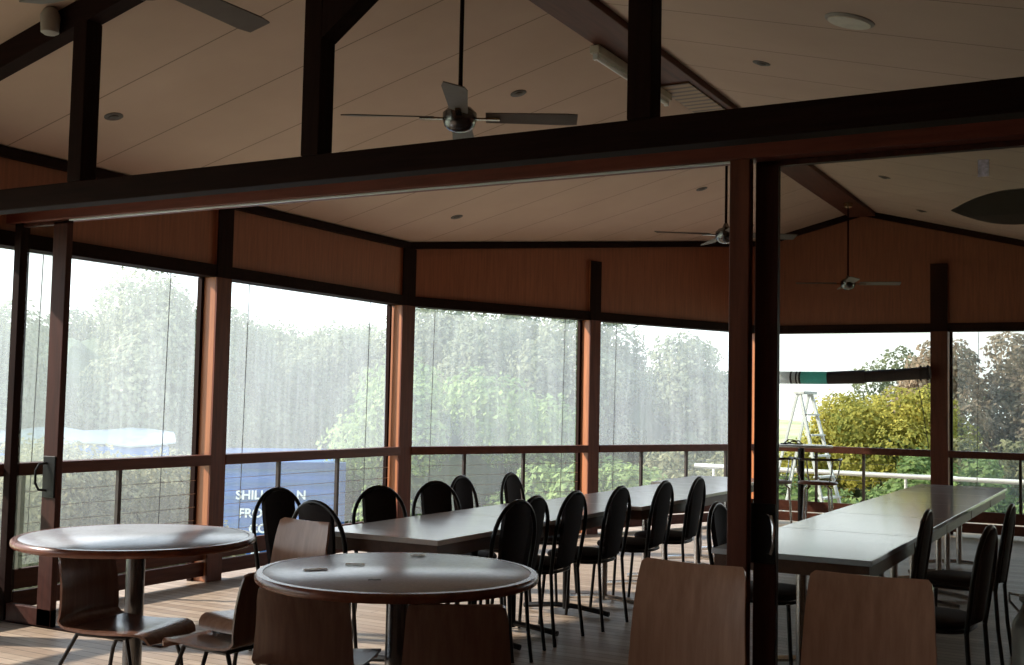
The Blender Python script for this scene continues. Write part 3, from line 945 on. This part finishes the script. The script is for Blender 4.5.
# paper scraps on the foreground round table
def scrap(x, y, w, h, rz, lab, mat='paper'):
    bb = MB()
    rows = [[(w * (j / 4 - .5), h * (i / 3 - .5), .002 + .0018 * abs(math.sin(i * 2.1 + j * 1.7))) for j in range(5)] for i in range(4)]
    bb.grid(rows, .0015)
    tag(bb.build('paper_scrap', M[mat], loc=(x, y, .7515), rz=rz), lab, 'paper')
scrap(-3.02, 3.80, .10, .045, .9, 'larger crumpled white paper scrap near left edge of foreground round table')
scrap(-2.98, 4.02, .08, .035, .5, 'thin white paper scrap behind the larger scrap on foreground table')
scrap(-2.92, 4.42, .06, .05, .2, 'small white scrap at the far rim of the foreground round table')
scrap(-2.66, 3.72, .05, .018, .6, 'tiny dark scrap in the middle of the foreground round table', 'black')

# ---- bar table, stools, ladder and the white pipe rail by the gable
bt = thing('bar_table', 'tall narrow bar table behind the glass door, by the gable railing', 'table', (-3.17, 12.12, 0))
MB().lathe([(.32, 1.055), (.33, 1.062), (.33, 1.075), (.32, 1.08)], seg=40).build('tabletop', M['lam_white'], bt, smooth=True)
MB().tube([(0, 0, .03), (0, 0, 1.054)], .034, 16).build('pedestal', M['black_metal'], bt, smooth=True)
MB().lathe([(.24, 0), (.24, .01), (.05, .035)], seg=30).build('base', M['black_metal'], bt, smooth=True)
cd = MB()
cd.tube([(-.11, 0, .008), (-.06, .05, .008), (0, .02, .03), (.07, .05, .04), (.12, 0, .008), (.06, -.05, .008), (0, -.02, .012), (-.06, -.05, .008)], .007, 6, closed=True)
cd.tube([(-.08, 0, .008), (-.03, 0, .05), (.03, 0, .045), (.08, 0, .008)], .006, 6)
tag(cd.build('wire_ashtray', M['black_metal'], smooth=True, loc=(-3.26, 12.05, 1.081)), 'small black wire object on top of the tall bar table', 'ashtray')

def make_stool(seat_mat):
    t_ = thing('bar_stool', '', 'stool')
    MB().lathe([(.18, .705), (.195, .71), (.20, .722), (.185, .735), (.10, .741)], seg=32).build('seat', seat_mat, t_, smooth=True)
    for k in range(4):
        a = R(45 + 90 * k)
        c, s = math.cos(a), math.sin(a)
        MB().tube([(c * .12, s * .12, .692), (c * .165, s * .165, .66), (c * .19, s * .19, .3), (c * .22, s * .22, 0)], .011, 8).build('leg', M['chrome'], t_, smooth=True)
    MB().tube([(.198 * math.cos(2 * PI * k / 24), .198 * math.sin(2 * PI * k / 24), .20) for k in range(24)], .007, 6, closed=True).build('foot_ring', M['chrome'], t_, smooth=True)
    pts = [(.23 * math.cos(R(180 + 180 * i / 14)), .20 * math.sin(R(180 + 180 * i / 14)), .96) for i in range(15)]
    MB().tube(pts, .013, 8).build('back_rail', M['dark_steel'], t_, smooth=True)
    for a in (185, 235, 305, 355):
        c, s = math.cos(R(a)), math.sin(R(a))
        MB().tube([(c * .165, s * .165, .72), (c * .20, s * .17, .82), (c * .22, s * .195, .955)], .007, 6).build('spindle', M['chrome'], t_, smooth=True)
    return t_
s1 = make_stool(M['seat_brown'])
place(s1, -2.86, 11.58, R(20), 'chrome stool with round brown seat and curved back, by the bar table')
s2 = make_stool(M['seat_grey'])
place(s2, -3.28, 11.42, R(60), 'chrome stool with pale seat, half hidden by the glass door stile')

# deck edge outside the gable and the ladder on it
MB().box(-6.0, 3.0, 14.75, 16.9, -.08, -.005).build('outdoor_deck', M['floor'], kind='structure')
ld = thing('step_ladder', 'white A-frame step ladder standing outside beyond the gable railing', 'ladder', (-4.02, 15.6, 0), R(78))
for s in (-1, 1):
    MB().tube([(s * .27, -.42, 0), (s * .17, 0, 1.66)], .026, 4).build('rail', M['white_metal'], ld)
    MB().tube([(s * .25, .45, 0), (s * .17, .04, 1.66)], .022, 4).build('rear_leg', M['white_metal'], ld)
for k in range(5):
    f = (k + 1) / 6
    w = .27 - .10 * f
    MB().box(-w, w, -.42 + .42 * f - .05, -.42 + .42 * f + .05, 1.66 * f - .012, 1.66 * f + .012).build('step', M['white_metal'], ld)
MB().box(-.2, .2, -.07, .09, 1.66, 1.70).build('top_cap', M['white_metal'], ld, bevel=.006)
pr_ = thing('pipe_railing', 'low white pipe railing running outside beyond the gable windows', 'railing', (-6.0, 16.7, 0))
MB().tube([(0, 0, .56), (9.0, 0, .52)], .035, 10).build('pipe', M['white_paint'], pr_, smooth=True)
for k in range(4):
    MB().tube([(.3 + 2.8 * k, 0, -.005), (.3 + 2.8 * k, 0, .55)], .02, 8).build('pipe_post', M['white_paint'], pr_, smooth=True)

# banded canvas roll strapped to the gable post
cr = thing('rolled_canvas', 'long rolled canvas with teal, black and white bands tied to gable post', 'awning roll', (0, 0, 0))
def roll(x0, x1, z0, z1, r0, r1, mat, nm='band'):
    n = 8
    pts = [(x0 + (x1 - x0) * i / n, 14.24, z0 + (z1 - z0) * i / n) for i in range(n + 1)]
    MB().tube(pts, r0, 14, r2=r1).build(nm, mat, cr, smooth=True)
za = lambda x: 1.85 + .0 * (x + 4.0) + (.02 * (x + 3.4) ** 2 if x > -3.4 else 0) + (.04 * max(0, x + 3.3))
seq = [(-4.25, -3.86, 'canvas_white'), (-3.86, -3.835, 'canvas_black'), (-3.835, -3.79, 'canvas_white'), (-3.79, -3.77, 'canvas_black'), (-3.77, -3.75, 'canvas_white'), (-3.75, -3.725, 'canvas_black'), (-3.725, -3.40, 'teal'), (-3.40, -2.95, 'canvas_black'), (-2.95, -2.6, 'canvas_black'), (-2.6, -2.19, 'canvas_black')]
for x0, x1, m_ in seq:
    r_ = .078 if x1 < -2.9 else .070
    roll(x0, x1, za(x0), za(x1), r_, r_ if x1 < -3 else r_ + .006, M[m_], 'cloth_band')
for x in (-2.30, -2.22):
    MB().tube([(x, 14.24 + 0.086 * math.cos(2 * PI * k / 16), za(x) + 0.086 * math.sin(2 * PI * k / 16)) for k in range(16)], .009, 6, closed=True).build('strap', M['strap'], cr)
MB().tube([(-2.34, 14.22, za(-2.3) - .06), (-2.27, 14.23, 1.45), (-2.22, 14.30, 1.02)], .005, 5).build('tie_cord', M['cord'], cr)

# metal churn at the right edge
cn = thing('metal_churn', 'dull metal churn with a handle, at the lower right corner', 'churn', (-.455, 6.42, 0))
MB().lathe([(.13, 0), (.14, .01), (.14, .36), (.135, .40), (.10, .46), (.085, .50)], seg=36).build('body', M['steel_can'], cn, smooth=True)
MB().lathe([(.09, .50), (.105, .51), (.105, .535), (.05, .55)], seg=30).build('lid', M['steel_can'], cn, smooth=True)
for s in (-1, 1):
    MB().tube([(s * .105, 0, .45), (s * .15, 0, .50), (s * .15, 0, .54), (s * .10, 0, .53)], .008, 6).build('handle', M['chrome'], cn, smooth=True)

# ------------------------------------------------------------------ outside
G_Z = -2.2
g = MB()
rows = []
for i in range(31):
    y = -40 + 160 * i / 30
    rows.append([(-120 + 200 * j / 40, y, G_Z + .5 * math.sin(j * .7) * math.cos(i * .5) - .1 + max(0, (math.hypot(-120 + 200 * j / 40, y) - 45)) * .03) for j in range(41)])
rows = [list(r_) for r_ in rows]
g.grid([r_[::-1] for r_ in rows][::1]).build('ground', M['ground'], kind='structure', smooth=True)
MB().box(-7.2, RIGHT_X + .3, BACK_Y - .3, 16.9, G_Z, -.09).build('trim_70', M['dark_x'], kind='structure')

def polar(az, d):
    a = R(az)
    return -d * math.sin(a), d * math.cos(a)

def blob(r, c, seed, n=10):
    """lumpy closed solid used as the shaded inside of a crown"""
    rr = random.Random(seed)
    ph = [rr.uniform(0, 6) for _ in range(6)]
    vs = []
    nu, nv = n * 2, n
    for j in range(1, nv):
        th = PI * j / nv
        for i in range(nu):
            a = 2 * PI * i / nu
            k = 1 + .12 * math.sin(3 * a + ph[0]) * math.sin(2 * th + ph[1]) + .08 * math.sin(5 * a + ph[2] + 3 * th)
            vs.append((c[0] + r[0] * k * math.sin(th) * math.cos(a), c[1] + r[1] * k * math.sin(th) * math.sin(a), c[2] + r[2] * k * math.cos(th)))
    top = len(vs); vs.append((c[0], c[1], c[2] + r[2])); bot = len(vs); vs.append((c[0], c[1], c[2] - r[2]))
    fs = []
    for j in range(nv - 2):
        for i in range(nu):
            l = (i + 1) % nu
            fs.append((j * nu + i, (j + 1) * nu + i, (j + 1) * nu + l, j * nu + l))
    for i in range(nu):
        l = (i + 1) % nu
        fs.append((top, i, l)); fs.append((bot, (nv - 2) * nu + l, (nv - 2) * nu + i))
    return vs, fs

def tree(name, az, d, w, zt, zb, mat, lab, seed, leaf=.085, dens=1.0, cat='tree', clumps=36, trunk=True, group=None):
    """crown from zb to zt, width w, of many leafy clumps; az is the bearing, d the distance"""
    rr = random.Random(seed)
    x0, y0 = polar(az, d)
    if leaf < .05: clumps = 70
    t_ = thing(name, lab, cat, (x0, y0, G_Z), 0, group)
    zc = (zt + zb) / 2 - G_Z; h = (zt - zb) / 2
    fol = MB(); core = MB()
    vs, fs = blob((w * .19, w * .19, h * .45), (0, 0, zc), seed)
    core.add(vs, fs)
    ng = np.random.default_rng(seed)
    quads = []
    for k in range(clumps):
        a = rr.uniform(0, 2 * PI); u = rr.uniform(-.75, .92)
        q = math.sqrt(max(0, 1 - u * u * .9))
        cr_ = rr.uniform(.15, .26) * w * .62
        crz = min(cr_, h * .5)
        c = np.array([math.cos(a) * q * w * .36, math.sin(a) * q * w * .36, zc + u * (h - crz * .85)])
        n = min(int(dens * 1.5 * 4 * PI * cr_ * cr_ / (leaf * leaf * 1.1)), 9000)
        D = ng.normal(size=(n, 3)); D /= np.linalg.norm(D, axis=1)[:, None]
        rad = ng.uniform(.70, 1.08, n) * (1 + .12 * np.sin(D[:, 0] * 7 + k) * np.sin(D[:, 2] * 9 + 2 * k))
        P = c + D * np.array([cr_, cr_, crz]) * rad[:, None]
        N = D + ng.uniform(-.8, .8, (n, 3)); N[:, 2] += .2; N /= np.linalg.norm(N, axis=1)[:, None]
        T = ng.normal(size=(n, 3)); U = np.cross(N, T); U /= np.linalg.norm(U, axis=1)[:, None]
        V = np.cross(N, U)
        A = U * (leaf * ng.uniform(.5, .95, n))[:, None]; B_ = V * (leaf * ng.uniform(.3, .55, n))[:, None]
        quads.append(np.stack([P - A, P + B_, P + A, P - B_], 1))
    Q = np.concatenate(quads).astype(np.float32).reshape(-1, 3)
    me = bpy.data.meshes.new('foliage')
    nq = len(Q) // 4
    me.vertices.add(len(Q)); me.vertices.foreach_set('co', Q.ravel())
    me.loops.add(len(Q)); me.loops.foreach_set('vertex_index', np.arange(len(Q), dtype=np.int32))
    me.polygons.add(nq); me.polygons.foreach_set('loop_start', np.arange(0, len(Q), 4, dtype=np.int32))
    me.update(calc_edges=True); me.validate()
    me.materials.append(mat)
    fo = bpy.data.objects.new('foliage', me); COL.objects.link(fo); fo.parent = t_
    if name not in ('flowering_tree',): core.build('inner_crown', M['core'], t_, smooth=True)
    if trunk:
        MB().tube([(0, 0, -.1), (.1, .05, zc * .5), (0, 0, zc)], .06 * w ** .7, 8, r2=.03 * w ** .7).build('trunk', M['bark'], t_, smooth=True)
    return t_
# bearing = 29 + atan((512-px)/1136) degrees left of the ridge line
GT = 'trees beyond the left windows'
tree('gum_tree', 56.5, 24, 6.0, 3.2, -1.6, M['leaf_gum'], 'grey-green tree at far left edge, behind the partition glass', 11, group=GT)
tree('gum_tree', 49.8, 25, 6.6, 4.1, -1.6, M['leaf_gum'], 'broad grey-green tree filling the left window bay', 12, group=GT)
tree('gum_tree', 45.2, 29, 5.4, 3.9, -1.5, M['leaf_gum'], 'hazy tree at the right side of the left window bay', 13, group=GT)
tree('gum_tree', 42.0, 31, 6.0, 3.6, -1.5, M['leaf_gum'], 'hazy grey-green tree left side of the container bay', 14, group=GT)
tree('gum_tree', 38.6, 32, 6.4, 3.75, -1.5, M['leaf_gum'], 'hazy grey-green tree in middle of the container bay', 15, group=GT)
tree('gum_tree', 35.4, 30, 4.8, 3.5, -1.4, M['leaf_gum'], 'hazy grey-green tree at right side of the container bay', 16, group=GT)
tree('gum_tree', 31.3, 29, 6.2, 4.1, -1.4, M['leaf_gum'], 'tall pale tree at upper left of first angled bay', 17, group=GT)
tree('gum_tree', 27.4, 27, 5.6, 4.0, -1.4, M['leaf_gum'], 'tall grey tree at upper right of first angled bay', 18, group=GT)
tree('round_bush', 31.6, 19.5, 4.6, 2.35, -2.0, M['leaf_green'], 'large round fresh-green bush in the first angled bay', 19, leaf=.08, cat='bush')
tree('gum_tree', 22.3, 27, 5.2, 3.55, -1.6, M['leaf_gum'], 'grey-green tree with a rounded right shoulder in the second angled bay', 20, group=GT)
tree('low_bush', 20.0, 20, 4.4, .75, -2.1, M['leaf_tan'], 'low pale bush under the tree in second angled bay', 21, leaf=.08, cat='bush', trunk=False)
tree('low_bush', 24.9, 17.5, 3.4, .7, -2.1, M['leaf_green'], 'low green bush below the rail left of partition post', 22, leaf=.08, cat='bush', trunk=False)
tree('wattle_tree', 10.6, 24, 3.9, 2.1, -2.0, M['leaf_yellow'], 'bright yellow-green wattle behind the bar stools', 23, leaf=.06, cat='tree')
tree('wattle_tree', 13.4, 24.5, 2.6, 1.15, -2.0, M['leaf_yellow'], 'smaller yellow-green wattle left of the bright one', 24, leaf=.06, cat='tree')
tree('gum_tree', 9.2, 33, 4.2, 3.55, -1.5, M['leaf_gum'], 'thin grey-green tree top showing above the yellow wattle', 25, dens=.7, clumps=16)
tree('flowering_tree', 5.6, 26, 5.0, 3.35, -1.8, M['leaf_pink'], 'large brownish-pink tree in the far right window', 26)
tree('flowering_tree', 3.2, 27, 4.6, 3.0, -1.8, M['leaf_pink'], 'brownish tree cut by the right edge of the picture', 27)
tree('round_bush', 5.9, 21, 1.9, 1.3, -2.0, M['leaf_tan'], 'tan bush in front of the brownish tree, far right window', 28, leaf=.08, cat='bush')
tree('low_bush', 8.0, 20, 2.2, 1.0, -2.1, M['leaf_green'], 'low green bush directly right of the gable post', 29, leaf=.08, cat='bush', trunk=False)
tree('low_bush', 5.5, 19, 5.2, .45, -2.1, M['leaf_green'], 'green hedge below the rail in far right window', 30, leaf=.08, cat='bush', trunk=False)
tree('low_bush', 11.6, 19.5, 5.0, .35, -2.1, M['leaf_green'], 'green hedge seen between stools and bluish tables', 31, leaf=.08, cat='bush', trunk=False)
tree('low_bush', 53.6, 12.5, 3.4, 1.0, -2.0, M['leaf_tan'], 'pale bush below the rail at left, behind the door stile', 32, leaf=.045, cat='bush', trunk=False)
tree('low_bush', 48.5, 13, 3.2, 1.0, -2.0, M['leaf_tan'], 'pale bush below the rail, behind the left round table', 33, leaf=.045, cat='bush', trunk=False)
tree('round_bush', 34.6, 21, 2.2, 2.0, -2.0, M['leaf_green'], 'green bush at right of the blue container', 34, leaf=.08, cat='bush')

# blue shipping container
cx_, cy_ = polar(40.9, 19.0)
ct = thing('shipping_container', 'blue shipping container with white lettering outside the second bay', 'container', (cx_, cy_, G_Z), R(40.9))
Lc, Dc, Hc = 2.5, 6.0, 2.62
cb = MB()
# corrugated near end/side: profile along x, horizontal ribs in z
nz = 22
rows = []
for i in range(nz * 2 + 1):
    z = .12 + (Hc - .24) * i / (nz * 2)
    off = 0.018 if (i // 2) % 2 else 0.0
    rows.append([(-Lc / 2 + .08, off, z), (Lc / 2 - .08, off, z)])
cb.grid(rows)
cb.box(-Lc / 2 + .02, Lc / 2 - .02, .04, Dc, .1, Hc - .04)
cb.build('wall_panel', M['blue'], ct)
fr = MB()
for x in (-Lc / 2, Lc / 2 - .1): fr.box(x, x + .1, -.02, .1, 0, Hc)
fr.box(-Lc / 2 + .1, Lc / 2 - .1, -.02, .1, 0, .14); fr.box(-Lc / 2 + .1, Lc / 2 - .1, -.02, .1, Hc - .12, Hc)
fr.build('corner_frame', M['blue_dark'], ct)
def text_on(par, s, x, z, size, y=-.03):
    cu = bpy.data.curves.new('lettering', 'FONT')
    cu.body = s; cu.size = size; cu.extrude = .004; cu.align_x = 'LEFT'; cu.offset = .006
    cu.materials.append(M['letter'])
    tmp = bpy.data.objects.new('lettering_curve', cu); COL.objects.link(tmp)
    bpy.context.view_layer.update()
    me = bpy.data.meshes.new_from_object(tmp.evaluated_get(bpy.context.evaluated_depsgraph_get()))
    bpy.data.objects.remove(tmp)
    o = bpy.data.objects.new('lettering', me); COL.objects.link(o)
    o.parent = par; o.location = (x, y, z); o.rotation_euler = (R(90), 0, 0)
    return o
text_on(ct, 'SHILLER', -.50, 2.02, .20); text_on(ct, 'N', .46, 2.02, .20)
text_on(ct, 'FRONT', -.45, 1.73, .20)
text_on(ct, 'CO', -.28, 1.48, .20)
text_on(ct, 'AT', -.28, 1.03, .36)

# low pale-roofed vehicle with blue side in the left bay
vx, vy = polar(51.6, 21)
vh = thing('parked_truck', 'pale-topped truck with a blue side, outside the left window bay', 'truck', (vx, vy, G_Z), R(48))
MB().box(-2.2, 2.2, 0, 2.0, .7, 2.78).build('cargo_box', M['blue'], vh, bevel=.05)
tp = MB()
rows = []
for i in range(7):
    rows.append([(-2.3 + 4.6 * j / 12, -.06 + 2.12 * i / 6, 2.80 + .22 * math.sin(PI * i / 6) + .04 * math.sin(j * 1.7 + i)) for j in range(13)])
tp.grid(rows, .03)
tp.build('tarpaulin', M['tarp'], vh, smooth=True)
MB().box(-3.3, -2.25, .1, 1.9, .6, 2.25).build('cab', M['white_paint'], vh, bevel=.12)
MB().box(-3.32, -2.2, .05, 1.95, .45, .62).build('bumper', M['black'], vh)
for x in (-2.8, 1.2, 1.9):
    Mw = Matrix.Translation((x, .0, .42)) @ Matrix.Rotation(R(90), 4, 'X')
    MB().lathe([(.40, -.12), (.42, -.08), (.42, .08), (.40, .12)], M_=Mw, seg=24).build('wheel', M['black'], vh, smooth=True)
